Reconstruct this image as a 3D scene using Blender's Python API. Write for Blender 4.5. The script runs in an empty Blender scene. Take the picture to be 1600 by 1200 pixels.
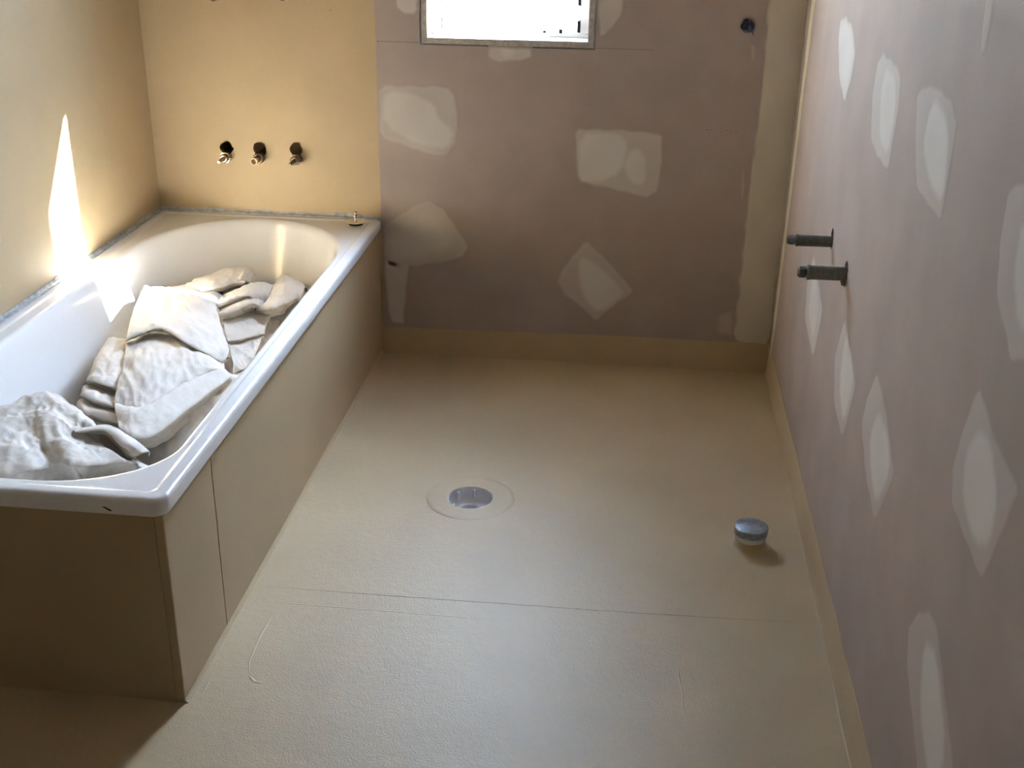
import bpy, bmesh, math, random
import numpy as np
from mathutils import Vector, Matrix, noise

# ------------------------------------------------------------------ camera
scene = bpy.context.scene
COL = scene.collection
PI = math.pi
cam_d = bpy.data.cameras.new('camera')
cam = bpy.data.objects.new('camera', cam_d)
COL.objects.link(cam)
cam_d.sensor_width = 36.0
cam_d.lens = 36.0 * 1840.1 / 1600.0
cam_d.clip_start = 0.02
CR, CU, CB = [[0.993821, 0.110053, 0.014406], [-0.057606, 0.400502, 0.914483], [0.094872, -0.909663, 0.404367]]
cam.matrix_world = Matrix(((CR[0], CU[0], CB[0], 1.5337),
                           (CR[1], CU[1], CB[1], -3.5919),
                           (CR[2], CU[2], CB[2], 1.5025),
                           (0, 0, 0, 1)))
scene.camera = cam

# ------------------------------------------------------------------ world, sun, exposure
world = bpy.data.worlds.new('world')
scene.world = world
world.use_nodes = True
wn = world.node_tree.nodes
# clear sky: bright hazy horizon, deeper blue and dimmer towards the zenith
wt = world.node_tree
_tc = wn.new('ShaderNodeTexCoord'); _sp = wn.new('ShaderNodeSeparateXYZ'); _rp = wn.new('ShaderNodeValToRGB')
wt.links.new(_tc.outputs['Generated'], _sp.inputs[0]); wt.links.new(_sp.outputs['Z'], _rp.inputs['Fac'])
_rp.color_ramp.elements[0].position = 0.05; _rp.color_ramp.elements[0].color = (0.66, 0.80, 1.0, 1)
_rp.color_ramp.elements[1].position = 0.95; _rp.color_ramp.elements[1].color = (0.06, 0.12, 0.26, 1)
_e = _rp.color_ramp.elements.new(0.60); _e.color = (0.24, 0.38, 0.62, 1)
# added bright lobe in the sky, placed to light the bath side and floor
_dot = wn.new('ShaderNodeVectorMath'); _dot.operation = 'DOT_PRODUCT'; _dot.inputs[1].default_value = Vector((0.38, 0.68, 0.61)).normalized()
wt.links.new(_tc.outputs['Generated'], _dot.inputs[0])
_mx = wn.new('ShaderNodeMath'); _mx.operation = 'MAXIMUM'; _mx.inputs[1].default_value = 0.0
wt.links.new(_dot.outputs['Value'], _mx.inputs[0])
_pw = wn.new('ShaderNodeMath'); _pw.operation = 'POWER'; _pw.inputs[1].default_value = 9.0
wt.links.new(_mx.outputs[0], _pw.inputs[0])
_lobe = wn.new('ShaderNodeVectorMath'); _lobe.operation = 'SCALE'; _lobe.inputs[0].default_value = (1.80, 2.12, 2.75)
wt.links.new(_pw.outputs[0], _lobe.inputs['Scale'])
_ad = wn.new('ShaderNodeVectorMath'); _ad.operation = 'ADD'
wt.links.new(_rp.outputs['Color'], _ad.inputs[0]); wt.links.new(_lobe.outputs[0], _ad.inputs[1])
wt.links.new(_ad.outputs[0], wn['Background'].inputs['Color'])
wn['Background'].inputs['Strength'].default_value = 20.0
sun_d = bpy.data.lights.new('sun', 'SUN')
sun_d.energy = 215.0
sun_d.angle = math.radians(0.8)
sun_d.color = (1.0, 0.975, 0.94)
sun = bpy.data.objects.new('sun', sun_d)
COL.objects.link(sun)
sun.location = (4, 3, 4)
sun.rotation_euler = Vector((-1.0, -0.627, -0.90)).to_track_quat('-Z', 'Y').to_euler()
scene.view_settings.view_transform = 'Standard'
scene.view_settings.look = 'None'
scene.view_settings.gamma = 1.0
scene.view_settings.use_curve_mapping = False
scene.view_settings.exposure = 0.92
scene.cycles.use_denoising = True
scene.cycles.max_bounces = 16
scene.cycles.diffuse_bounces = 12
scene.cycles.glossy_bounces = 6
scene.cycles.transparent_max_bounces = 12
scene.cycles.sample_clamp_indirect = 12.0

# ------------------------------------------------------------------ dimensions (metres)
W = 1.992            # room width at the back wall
H = 0.4566           # bath rim height
PX = 0.721           # outer face of the bath side panel
PY = -1.8260         # outer face of the bath front panel
RX, RY = 0.731, -1.839   # bath rim outer edges
ROOM = -4.4
CEIL = 2.45
WT = 0.12            # wall thickness

# ------------------------------------------------------------------ helpers
def new_mesh_obj(name, bm, mat=None, parent=None, smooth=False, auto=None):
    me = bpy.data.meshes.new(name)
    bmesh.ops.recalc_face_normals(bm, faces=bm.faces)
    bm.to_mesh(me); bm.free()
    o = bpy.data.objects.new(name, me)
    COL.objects.link(o)
    if mat: me.materials.append(mat)
    if smooth:
        me.polygons.foreach_set('use_smooth', [True] * len(me.polygons))
        if auto is not None:
            me.set_sharp_from_angle(angle=math.radians(auto))
    if parent: o.parent = parent
    return o

def tag(o, label, cat, group=None):
    o['label'] = label; o['category'] = cat
    if group: o['group'] = group
    return o

def thing(name, label, cat, loc=(0, 0, 0), group=None):
    o = bpy.data.objects.new(name, None)
    COL.objects.link(o)
    o.location = loc
    o.empty_display_size = 0.05
    return tag(o, label, cat, group)

def struct(o, label=None):
    o['kind'] = 'structure'
    if label: o['label'] = label
    return o

def add_box(bm, x0, x1, y0, y1, z0, z1, bevel=0.0):
    r = bmesh.ops.create_cube(bm, size=1.0)
    vs = r['verts']
    for v in vs:
        v.co = Vector(((x0 + x1) / 2 + v.co.x * (x1 - x0), (y0 + y1) / 2 + v.co.y * (y1 - y0), (z0 + z1) / 2 + v.co.z * (z1 - z0)))
    if bevel:
        es = list({e for v in vs for e in v.link_edges})
        bmesh.ops.bevel(bm, geom=es, offset=bevel, segments=2, affect='EDGES', profile=0.5)

def add_prism(bm, pts, axis, a, b):
    """pts: 2D outline; extruded along axis ('x','y','z') from a to b"""
    def P(p, t):
        return {'x': (t, p[0], p[1]), 'y': (p[0], t, p[1]), 'z': (p[0], p[1], t)}[axis]
    v0 = [bm.verts.new(P(p, a)) for p in pts]
    v1 = [bm.verts.new(P(p, b)) for p in pts]
    n = len(pts)
    bm.faces.new(v0[::-1]); bm.faces.new(v1)
    for i in range(n):
        bm.faces.new((v0[i], v0[(i + 1) % n], v1[(i + 1) % n], v1[i]))

def add_lathe(bm, prof, origin, axis, seg=32, closed=False, wob=None):
    """prof: list of (radius, distance along axis)"""
    ax = Vector(axis).normalized()
    t = Vector((0, 0, 1)) if abs(ax.z) < 0.9 else Vector((1, 0, 0))
    e1 = ax.cross(t).normalized(); e2 = ax.cross(e1)
    o = Vector(origin)
    rings = []
    for (r, d) in prof:
        if r < 1e-6:
            rings.append([bm.verts.new(o + ax * d)])
        else:
            rings.append([bm.verts.new(o + ax * d + (e1 * math.cos(2 * PI * k / seg) + e2 * math.sin(2 * PI * k / seg)) * r * (wob(k, d) if wob else 1)) for k in range(seg)])
    for a, b in zip(rings[:-1], rings[1:]):
        if len(a) == 1 and len(b) == 1: continue
        for k in range(seg):
            k2 = (k + 1) % seg
            if len(a) == 1: bm.faces.new((a[0], b[k], b[k2]))
            elif len(b) == 1: bm.faces.new((a[k], b[0], a[k2]))
            else: bm.faces.new((a[k], b[k], b[k2], a[k2]))
    return rings

def boolean_cut(o, cutters):
    cs = []
    for bm in cutters:
        c = new_mesh_obj('cutter', bm)
        cs.append(c)
        m = o.modifiers.new('cut', 'BOOLEAN'); m.operation = 'DIFFERENCE'; m.solver = 'EXACT'; m.object = c
    bpy.context.view_layer.update()
    dg = bpy.context.evaluated_depsgraph_get()
    me = bpy.data.meshes.new_from_object(o.evaluated_get(dg))
    o.modifiers.clear()
    old = o.data; o.data = me; me.name = old.name
    bpy.data.meshes.remove(old)
    for c in cs:
        m = c.data; bpy.data.objects.remove(c); bpy.data.meshes.remove(m)

# ------------------------------------------------------------------ materials
def mat_base(name, color=(0.5, 0.5, 0.5), rough=0.5, metal=0.0, spec=0.5):
    m = bpy.data.materials.new(name); m.use_nodes = True
    nt = m.node_tree; b = nt.nodes['Principled BSDF']
    b.inputs['Base Color'].default_value = (*color, 1)
    b.inputs['Roughness'].default_value = rough
    b.inputs['Metallic'].default_value = metal
    b.inputs['Specular IOR Level'].default_value = spec
    return m, nt, b

def add_noise_mix(nt, b, c1, c2, scale, lo=0.35, hi=0.65, detail=5, coord=None, sock='Base Color'):
    n = nt.nodes.new('ShaderNodeTexNoise'); n.inputs['Scale'].default_value = scale; n.inputs['Detail'].default_value = detail
    if coord is None:
        g = nt.nodes.new('ShaderNodeNewGeometry'); coord = g.outputs['Position']
    nt.links.new(coord, n.inputs['Vector'])
    r = nt.nodes.new('ShaderNodeMapRange'); r.inputs['From Min'].default_value = lo; r.inputs['From Max'].default_value = hi
    nt.links.new(n.outputs['Fac'], r.inputs['Value'])
    mx = nt.nodes.new('ShaderNodeMix'); mx.data_type = 'RGBA'
    mx.inputs['A'].default_value = (*c1, 1); mx.inputs['B'].default_value = (*c2, 1)
    nt.links.new(r.outputs['Result'], mx.inputs['Factor'])
    if sock: nt.links.new(mx.outputs['Result'], b.inputs[sock])
    return mx

def add_bump(nt, b, items, dist=0.001):
    """items: (scale vector, detail, strength)"""
    g = nt.nodes.new('ShaderNodeNewGeometry')
    prev = None
    for (sv, detail, st) in items:
        mp = nt.nodes.new('ShaderNodeMapping'); mp.inputs['Scale'].default_value = sv
        nt.links.new(g.outputs['Position'], mp.inputs['Vector'])
        n = nt.nodes.new('ShaderNodeTexNoise'); n.inputs['Scale'].default_value = 1.0; n.inputs['Detail'].default_value = detail
        nt.links.new(mp.outputs['Vector'], n.inputs['Vector'])
        bp = nt.nodes.new('ShaderNodeBump'); bp.inputs['Strength'].default_value = st; bp.inputs['Distance'].default_value = dist
        nt.links.new(n.outputs['Fac'], bp.inputs['Height'])
        if prev: nt.links.new(prev.outputs['Normal'], bp.inputs['Normal'])
        prev = bp
    nt.links.new(prev.outputs['Normal'], b.inputs['Normal'])
    return prev

TAN1 = (0.490, 0.382, 0.232); TAN2 = (0.440, 0.340, 0.204)
def make_membrane(name, c1, c2, rough, bumps, dist=0.001):
    m, nt, b = mat_base(name, c1, rough, 0, 0.5)
    add_noise_mix(nt, b, c1, c2, 3.0)
    add_bump(nt, b, bumps, dist)
    return m
M_TAN_WALL = make_membrane('tan_membrane_wall', TAN1, TAN2, 0.55, [((60, 60, 60), 3, 0.25), ((9, 9, 9), 2, 0.3)])
M_TAN_PANEL = make_membrane('tan_membrane_panel', TAN1, TAN2, 0.50, [((70, 70, 25), 3, 0.25), ((14, 14, 4), 2, 0.35)])
M_TAN_FLOOR = make_membrane('tan_membrane_floor', TAN1, TAN2, 0.42, [((260, 260, 260), 3, 0.6), ((60, 60, 60), 3, 0.5), ((8, 8, 8), 2, 0.25)], 0.0016)

BOARD1 = (0.400, 0.330, 0.295); BOARD2 = (0.362, 0.298, 0.266)
COMPOUND = (0.70, 0.67, 0.63)
def make_board(name, tan_limit=None, tape=COMPOUND):
    m, nt, b = mat_base(name, BOARD1, 0.75, 0, 0.3)
    mx = add_noise_mix(nt, b, BOARD1, BOARD2, 6.0, sock=None)
    at = nt.nodes.new('ShaderNodeAttribute'); at.attribute_name = 'dens'
    m2 = nt.nodes.new('ShaderNodeMix'); m2.data_type = 'RGBA'
    nt.links.new(at.outputs['Fac'], m2.inputs['Factor'])
    nt.links.new(mx.outputs['Result'], m2.inputs['A'])
    m2.inputs['B'].default_value = (*tape, 1)
    out = m2
    if tan_limit:
        g = nt.nodes.new('ShaderNodeNewGeometry')
        sx = nt.nodes.new('ShaderNodeSeparateXYZ'); nt.links.new(g.outputs['Position'], sx.inputs[0])
        nz = nt.nodes.new('ShaderNodeTexNoise'); nz.inputs['Scale'].default_value = 40; nt.links.new(g.outputs['Position'], nz.inputs['Vector'])
        ma = nt.nodes.new('ShaderNodeMath'); ma.operation = 'MULTIPLY_ADD'; ma.inputs[1].default_value = 0.006
        nt.links.new(nz.outputs['Fac'], ma.inputs[0]); nt.links.new(sx.outputs['X'], ma.inputs[2])
        lt = nt.nodes.new('ShaderNodeMath'); lt.operation = 'LESS_THAN'; lt.inputs[1].default_value = tan_limit
        nt.links.new(ma.outputs[0], lt.inputs[0])
        tn = add_noise_mix(nt, b, TAN1, TAN2, 3.0, sock=None)
        m3 = nt.nodes.new('ShaderNodeMix'); m3.data_type = 'RGBA'
        nt.links.new(lt.outputs[0], m3.inputs['Factor'])
        nt.links.new(m2.outputs['Result'], m3.inputs['A']); nt.links.new(tn.outputs['Result'], m3.inputs['B'])
        out = m3
        rr = nt.nodes.new('ShaderNodeMapRange'); rr.inputs['To Min'].default_value = 0.75; rr.inputs['To Max'].default_value = 0.55
        nt.links.new(lt.outputs[0], rr.inputs['Value']); nt.links.new(rr.outputs['Result'], b.inputs['Roughness'])
    nt.links.new(out.outputs['Result'], b.inputs['Base Color'])
    add_bump(nt, b, [((120, 120, 120), 3, 0.10), ((5, 5, 5), 2, 0.25)])
    return m
M_BOARD = make_board('plasterboard')
M_BOARD_BACK = make_board('plasterboard_back', tan_limit=0.7330)
M_TAPE = make_board('jointed_corner', tape=(0.62, 0.575, 0.47))
M_TAPE2 = make_board('jointed_corner_tape', tape=(0.76, 0.70, 0.56))

M_ENAMEL, nt, b = mat_base('white_enamel', (0.88, 0.885, 0.89), 0.22, 0, 0.5)
b.inputs['Coat Weight'].default_value = 0.3; b.inputs['Coat Roughness'].default_value = 0.05
M_WHITE, nt, b = mat_base('white_powder_coat', (0.82, 0.82, 0.82), 0.35)
M_CEIL, nt, b = mat_base('ceiling_board', (0.34, 0.31, 0.29), 0.8)
add_noise_mix(nt, b, (0.34, 0.31, 0.29), (0.30, 0.275, 0.255), 2)
M_ENDGRAIN, nt, b = mat_base('raw_reveal_edge', (0.46, 0.43, 0.38), 0.8)
add_noise_mix(nt, b, (0.50, 0.47, 0.42), (0.36, 0.33, 0.29), 90)
M_REVEAL, nt, b = mat_base('reveal_lining', (0.55, 0.50, 0.50), 0.6)
M_DARK, nt, b = mat_base('dark_plastic', (0.012, 0.012, 0.015), 0.6, 0, 0.2)
M_BLACKGAP, nt, b = mat_base('cavity', (0.02, 0.015, 0.01), 0.9)
M_CHROME, nt, b = mat_base('chrome', (0.85, 0.85, 0.86), 0.12, 1.0)
M_DULL, nt, b = mat_base('dusty_chrome_cap', (0.42, 0.45, 0.50), 0.38, 0.7)
add_noise_mix(nt, b, (0.36, 0.40, 0.46), (0.24, 0.27, 0.32), 120)
M_BRASS, nt, b = mat_base('plated_brass', (0.62, 0.52, 0.36), 0.28, 1.0)
add_noise_mix(nt, b, (0.70, 0.62, 0.48), (0.36, 0.27, 0.16), 150)
M_BRASSD, nt, b = mat_base('tarnished_brass', (0.22, 0.16, 0.10), 0.45, 0.8)
add_noise_mix(nt, b, (0.30, 0.22, 0.14), (0.12, 0.08, 0.05), 150)
M_GREYP, nt, b = mat_base('grey_green_plastic', (0.13, 0.14, 0.12), 0.5)
add_noise_mix(nt, b, (0.15, 0.16, 0.14), (0.09, 0.10, 0.085), 120)
M_PVC, nt, b = mat_base('pvc_grey', (0.72, 0.72, 0.74), 0.25)
M_BLUE, nt, b = mat_base('blue_plastic', (0.045, 0.06, 0.16), 0.4)
add_noise_mix(nt, b, (0.10, 0.13, 0.26), (0.01, 0.012, 0.04), 160)
M_SEAL, nt, b = mat_base('grey_sealing_strip', (0.34, 0.38, 0.42), 0.4)
add_noise_mix(nt, b, (0.50, 0.53, 0.56), (0.30, 0.33, 0.36), 60)
M_RUB, nt, b = mat_base('black_rubber', (0.015, 0.015, 0.015), 0.5)
M_CONC, nt, b = mat_base('outside_concrete', (0.55, 0.53, 0.50), 0.9)
add_noise_mix(nt, b, (0.58, 0.56, 0.53), (0.48, 0.46, 0.43), 2)
M_GLASS = bpy.data.materials.new('louvre_glass'); M_GLASS.use_nodes = True
nt = M_GLASS.node_tree; nt.nodes.clear()
o_ = nt.nodes.new('ShaderNodeOutputMaterial'); mx = nt.nodes.new('ShaderNodeMixShader')
tr = nt.nodes.new('ShaderNodeBsdfTransparent'); tr.inputs['Color'].default_value = (0.96, 0.98, 0.97, 1)
gl = nt.nodes.new('ShaderNodeBsdfGlossy'); gl.inputs['Roughness'].default_value = 0.02
mx.inputs['Fac'].default_value = 0.06
nt.links.new(tr.outputs[0], mx.inputs[1]); nt.links.new(gl.outputs[0], mx.inputs[2]); nt.links.new(mx.outputs[0], o_.inputs['Surface'])

# cloth: cream canvas with a fine weave
M_CLOTH, nt, b = mat_base('canvas_cloth', (0.80, 0.76, 0.71), 0.9, 0, 0.1)
add_noise_mix(nt, b, (0.70, 0.665, 0.625), (0.62, 0.585, 0.54), 14)
add_bump(nt, b, [((450, 450, 450), 2, 0.25), ((60, 60, 60), 4, 0.5), ((18, 18, 18), 3, 0.4)], 0.002)

# ------------------------------------------------------------------ room shell
WX0, WX1, WZ0, WZ1 = 0.864, 1.390, 1.001, 1.892       # window opening
TAPS = [(0.236, 0.650, 'tap'), (0.344, 0.652, 'outlet'), (0.462, 0.656, 'tap'), (0.245, 1.133, 'tap'), (0.457, 1.140, 'tap')]
rng = random.Random(4)
def blob(cx, cz, rx, rz, n=16, j=0.14, seed=0):
    rg = random.Random(seed)
    return [(cx + rx * math.cos(2 * PI * k / n) * (1 + rg.uniform(-j, j)), cz + rz * math.sin(2 * PI * k / n) * (1 + rg.uniform(-j, j))) for k in range(n)]

bm = bmesh.new(); add_box(bm, -WT, W + WT, 0, 0.14, -0.1, CEIL)
wall_back = new_mesh_obj('wall_back', bm, M_BOARD_BACK)
cut = []
c = bmesh.new(); add_box(c, WX0, WX1, -0.1, 0.3, WZ0, WZ1); cut.append(c)
for i, (x, z, k) in enumerate(TAPS):
    c = bmesh.new(); add_prism(c, blob(x + 0.003, z + 0.014, 0.021, 0.023, seed=i + 2), 'y', -0.05, 0.10); cut.append(c)
c = bmesh.new(); add_prism(c, blob(1.829, 1.083, 0.020, 0.021, seed=31, j=0.2), 'y', -0.05, 0.10); cut.append(c)
for x, z in ((0.28, 0.66), (0.40, 0.66), (0.28, 1.15), (0.40, 1.15), (1.82, 1.085)):   # stud cavity behind the board
    c = bmesh.new(); add_box(c, x - 0.10, x + 0.10, 0.012, 0.125, z - 0.08, z + 0.08); cut.append(c)
boolean_cut(wall_back, cut)
struct(wall_back, 'far wall, tan waterproofed above the bath and bare plasterboard beside it')

bm = bmesh.new(); add_box(bm, -WT, 0, ROOM, 0, -0.1, CEIL)
wall_left = struct(new_mesh_obj('wall_left', bm, M_TAN_WALL), 'tan waterproofed wall along the bath')
bm = bmesh.new(); add_box(bm, W, W + WT, ROOM, 0, -0.1, CEIL)
wall_right = new_mesh_obj('wall_right', bm, M_BOARD)
RP = [(-0.899, 0.712, 0.0135, 0.083), (-1.124, 0.708, 0.0155, 0.083)]
cut = []
for i, (y, z, r, l) in enumerate(RP):
    c = bmesh.new(); add_prism(c, blob(y + 0.004, z + 0.006, 0.021, 0.024, seed=i + 12), 'x', W - 0.05, W + 0.09); cut.append(c)
boolean_cut(wall_right, cut)
struct(wall_right, 'plasterboard wall with rows of filler patches')
bm = bmesh.new(); add_box(bm, -WT, W + WT, ROOM - WT, ROOM, -0.1, CEIL)
struct(new_mesh_obj('wall_front', bm, M_BOARD))
bm = bmesh.new(); add_box(bm, -WT, W + WT, ROOM - WT, 0.14, CEIL, CEIL + 0.1)
struct(new_mesh_obj('ceiling', bm, M_CEIL))

DRX, DRY = 1.155, -0.951
bm = bmesh.new(); add_box(bm, -WT, W + WT, ROOM - WT, 0.14, -0.16, 0)
floor = new_mesh_obj('floor', bm, M_TAN_FLOOR)
c = bmesh.new(); add_lathe(c, [(0, -0.12), (0.0585, -0.12), (0.0585, 0.05), (0, 0.05)], (DRX, DRY, 0), (0, 0, 1), 64)
boolean_cut(floor, [c])
struct(floor, 'tan rubbery waterproofing membrane brushed over the floor')

bm = bmesh.new(); add_box(bm, -8, 10, 0.3, 14, -0.7, -0.6)
struct(new_mesh_obj('ground', bm, M_CONC), 'sunlit concrete ground outside')

# membrane upstands around the wet floor
def upstand(name, p0, p1, n, h0, seed):
    """cove strip from p0 to p1 (2D), n = inward normal"""
    bm = bmesh.new()
    L = (Vector(p1) - Vector(p0)).length; N = int(L / 0.02)
    rows = []
    for i in range(N + 1):
        t = i / N
        p = Vector(p0).lerp(Vector(p1), t)
        h = (h0(t) if callable(h0) else h0) + 0.0035 * noise.noise(Vector((t * L * 7, seed, 0)))
        w = 0.006 + 0.002 * noise.noise(Vector((t * L * 6, seed + 5, 0)))
        prof = [(-0.002, h), (0.0012, h), (0.0016, h - 0.004), (0.0018, 0.03), (0.003, 0.010), (0.006, 0.004), (w, 0.0008), (w + 0.002, 0.0), (w + 0.002, -0.004), (-0.002, -0.004)]
        rows.append([bm.verts.new((p.x + n[0] * a, p.y + n[1] * a, z)) for a, z in prof])
    for a, b_ in zip(rows[:-1], rows[1:]):
        for k in range(len(a)):
            k2 = (k + 1) % len(a)
            bm.faces.new((a[k], a[k2], b_[k2], b_[k]))
    bm.faces.new(rows[0]); bm.faces.new(rows[-1][::-1])
    return struct(new_mesh_obj(name, bm, M_TAN_PANEL, smooth=True, auto=50), 'tan membrane band turned up the foot of the wall')
upstand('baseboard_back', (PX, 0), (W, 0), (0, -1), lambda t: 0.088 + 0.012 * min(1, t * 1.6), 1)
upstand('baseboard_right', (W, 0), (W, ROOM), (-1, 0), lambda t: 0.094 + 0.006 * min(1, t * 3), 9)

# ------------------------------------------------------------------ filler patches on the plasterboard
def sdf(px, py, poly):
    P = np.array(poly); n = len(P)
    d = np.full(px.shape, 1e9); inside = np.zeros(px.shape, bool)
    for i in range(n):
        a = P[i]; b_ = P[(i + 1) % n]; e = b_ - a
        wx = px - a[0]; wy = py - a[1]
        t = np.clip((wx * e[0] + wy * e[1]) / max(e @ e, 1e-12), 0, 1)
        d = np.minimum(d, np.hypot(wx - t * e[0], wy - t * e[1]))
        cnd = (a[1] > py) != (b_[1] > py)
        with np.errstate(divide='ignore', invalid='ignore'):
            xi = (b_[0] - a[0]) * (py - a[1]) / (b_[1] - a[1] + 1e-15) + a[0]
        inside ^= cnd & (px < xi)
    return np.where(inside, d, -d)
def sstep(x):
    x = np.clip(x, 0, 1); return x * x * (3 - 2 * x)
def chaikin(poly, it=1, c=.2):
    for _ in range(it):
        q = []
        for i in range(len(poly)):
            a = poly[i]; b_ = poly[(i + 1) % len(poly)]
            q += [(a[0] * (1 - c) + b_[0] * c, a[1] * (1 - c) + b_[1] * c), (a[0] * c + b_[0] * (1 - c), a[1] * c + b_[1] * (1 - c))]
        poly = q
    return poly
def patch(poly, inner=(), plane='back', base=0.45, top=0.5, mat=None, edge=0.010, step=0.004, parent=None, soft=0.02, height=0.0009, name='filler_patch', label=None):
    poly = chaikin(poly, 1, .1); P = np.array(poly)
    x0, y0 = P.min(0) - 0.002; x1, y1 = P.max(0) + 0.002
    nx = max(3, int((x1 - x0) / step) + 1); ny = max(3, int((y1 - y0) / step) + 1)
    X, Y = np.meshgrid(np.linspace(x0, x1, nx), np.linspace(y0, y1, ny), indexing='ij')
    s = sum(abs(v) for p in poly for v in p) * 10
    wob = 0.002 * np.sin(X * 90 + s) * np.sin(Y * 70 + s * 1.7)
    D = sdf(X, Y, poly) + wob
    A = sstep(D / edge)
    F = A * base
    for ip in inner:
        ip = chaikin(ip)
        F = F + A * top * sstep(sdf(X, Y, ip) / soft + 0.5)
    F = np.clip(F * (0.94 + 0.08 * np.sin(X * 33 + s) * np.sin(Y * 27 - s)), 0, 1)
    Z = 0.0003 + height * A
    idx = -np.ones((nx, ny), int); vs = []; dn = []
    keep = D > -0.0005
    kf = keep[:-1, :-1] | keep[1:, :-1] | keep[:-1, 1:] | keep[1:, 1:]
    faces = []
    def vid(i, j):
        if idx[i, j] < 0:
            idx[i, j] = len(vs)
            z = Z[i, j] if A[i, j] > 0.02 else 0.0001
            vs.append((X[i, j], -z, Y[i, j]) if plane == 'back' else (W - z, X[i, j], Y[i, j])); dn.append(F[i, j] if A[i, j] > 0.02 else 0)
        return idx[i, j]
    for i, j in zip(*np.nonzero(kf)):
        faces.append((vid(i, j), vid(i + 1, j), vid(i + 1, j + 1), vid(i, j + 1)))
    if plane != 'back': faces = [f[::-1] for f in faces]
    me = bpy.data.meshes.new(name); me.from_pydata([tuple(map(float, v)) for v in vs], [], faces)
    a = me.attributes.new('dens', 'FLOAT', 'POINT'); a.data.foreach_set('value', np.array(dn, np.float32))
    me.polygons.foreach_set('use_smooth', [True] * len(me.polygons))
    me.materials.append(mat or (M_BOARD_BACK if plane == 'back' else M_BOARD))
    o = bpy.data.objects.new(name, me); COL.objects.link(o)
    o.parent = parent or (wall_back if plane == 'back' else wall_right)
    if label: o['label'] = label
    return o

b1 = [(0.732, 0.879), (0.950, 0.884), (0.977, 0.852), (0.984, 0.755), (0.972, 0.706), (0.948, 0.669), (0.908, 0.663), (0.848, 0.681), (0.733, 0.716)]
b1i = [(0.747, 0.844), (0.781, 0.861), (0.850, 0.852), (0.909, 0.822), (0.917, 0.782), (0.968, 0.746), (0.948, 0.687), (0.848, 0.701), (0.748, 0.757)]
patch(b1, [b1i], base=0.5, top=0.5)
b2 = [(1.335, 0.770), (1.478, 0.772), (1.606, 0.764), (1.609, 0.662), (1.603, 0.581), (1.568, 0.558), (1.469, 0.580), (1.351, 0.601)]
b2i = [(1.353, 0.754), (1.469, 0.758), (1.504, 0.726), (1.485, 0.637), (1.418, 0.604), (1.354, 0.607)]
b2j = [(1.511, 0.707), (1.539, 0.714), (1.562, 0.670), (1.557, 0.600), (1.516, 0.608), (1.494, 0.657)]
patch(b2, [b2i, b2j], base=0.5, top=0.4)
b3 = [(1.384, 0.419), (1.459, 0.358), (1.554, 0.256), (1.487, 0.198), (1.431, 0.142), (1.374, 0.191), (1.321, 0.232), (1.296, 0.275), (1.318, 0.329)]
b3i = [(1.367, 0.364), (1.419, 0.345), (1.494, 0.274), (1.516, 0.243), (1.437, 0.173), (1.393, 0.215), (1.371, 0.278)]
patch(b3, [b3i], base=0.42, top=0.4)
b4 = [(0.732, 0.435), (0.844, 0.512), (0.889, 0.526), (0.936, 0.501), (0.967, 0.455), (1.015, 0.378), (0.997, 0.339), (0.925, 0.316), (0.824, 0.298), (0.734, 0.289)]
patch(b4, [[(0.748, 0.412), (0.866, 0.490), (0.934, 0.461), (0.964, 0.382), (0.895, 0.338), (0.758, 0.324)]], base=0.4, top=0.3, soft=0.05)
b5 = [(0.734, 0.332), (0.824, 0.316), (0.808, 0.205), (0.799, 0.099), (0.752, 0.099), (0.741, 0.156), (0.735, 0.267)]
patch(b5, [], base=0.6)
patch([(1.065, 0.982), (1.074, 1.004), (1.207, 1.004), (1.207, 0.973), (1.172, 0.962), (1.105, 0.954), (1.073, 0.965)], [[(1.111, 1.002), (1.151, 1.002), (1.146, 0.972), (1.116, 0.972)]], base=0.6, top=0.3)
patch([(0.781, 1.220), (0.864, 1.220), (0.864, 1.101), (0.851, 1.086), (0.820, 1.085), (0.794, 1.105)], [], base=0.75)
patch([(1.392, 1.220), (1.475, 1.220), (1.468, 1.101), (1.444, 1.072), (1.419, 1.041), (1.400, 1.041), (1.392, 1.107)], [], base=0.6)
patch([(1.836, 1.032), (1.856, 1.033), (1.861, 0.990), (1.849, 0.979)], [], base=0.35)
patch([(1.848, 0.664), (1.861, 0.668), (1.868, 0.569), (1.855, 0.556)], [], base=0.35)
patch([(1.814, 0.193), (1.867, 0.219), (1.881, 0.108), (1.810, 0.128)], [], base=0.25, edge=0.02)
patch([(1.891, 2.381), (1.884, 1.878), (1.887, 1.478), (1.880, 1.155), (1.886, 0.902), (1.878, 0.633), (1.877, 0.389), (1.873, 0.102), (1.993, 0.091), (1.996, 0.497), (2.000, 1.154), (2.008, 2.381)],
      [], base=0.92, mat=M_TAPE, edge=0.006, step=0.006, height=0.0015, name='jointed_corner_strip', label='cream jointing compound strip down the corner')
patch([(-0.150, 2.345), (-0.218, 2.345), (-0.162, 1.188), (-0.137, 0.805), (-0.116, 0.508), (-0.098, 0.209), (-0.062, 0.072), (-0.036, 0.085)], [],
      plane='right', base=0.95, mat=M_TAPE2, edge=0.005, height=0.002, name='corner_tape', label='pale cream tape strip in the corner')

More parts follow.
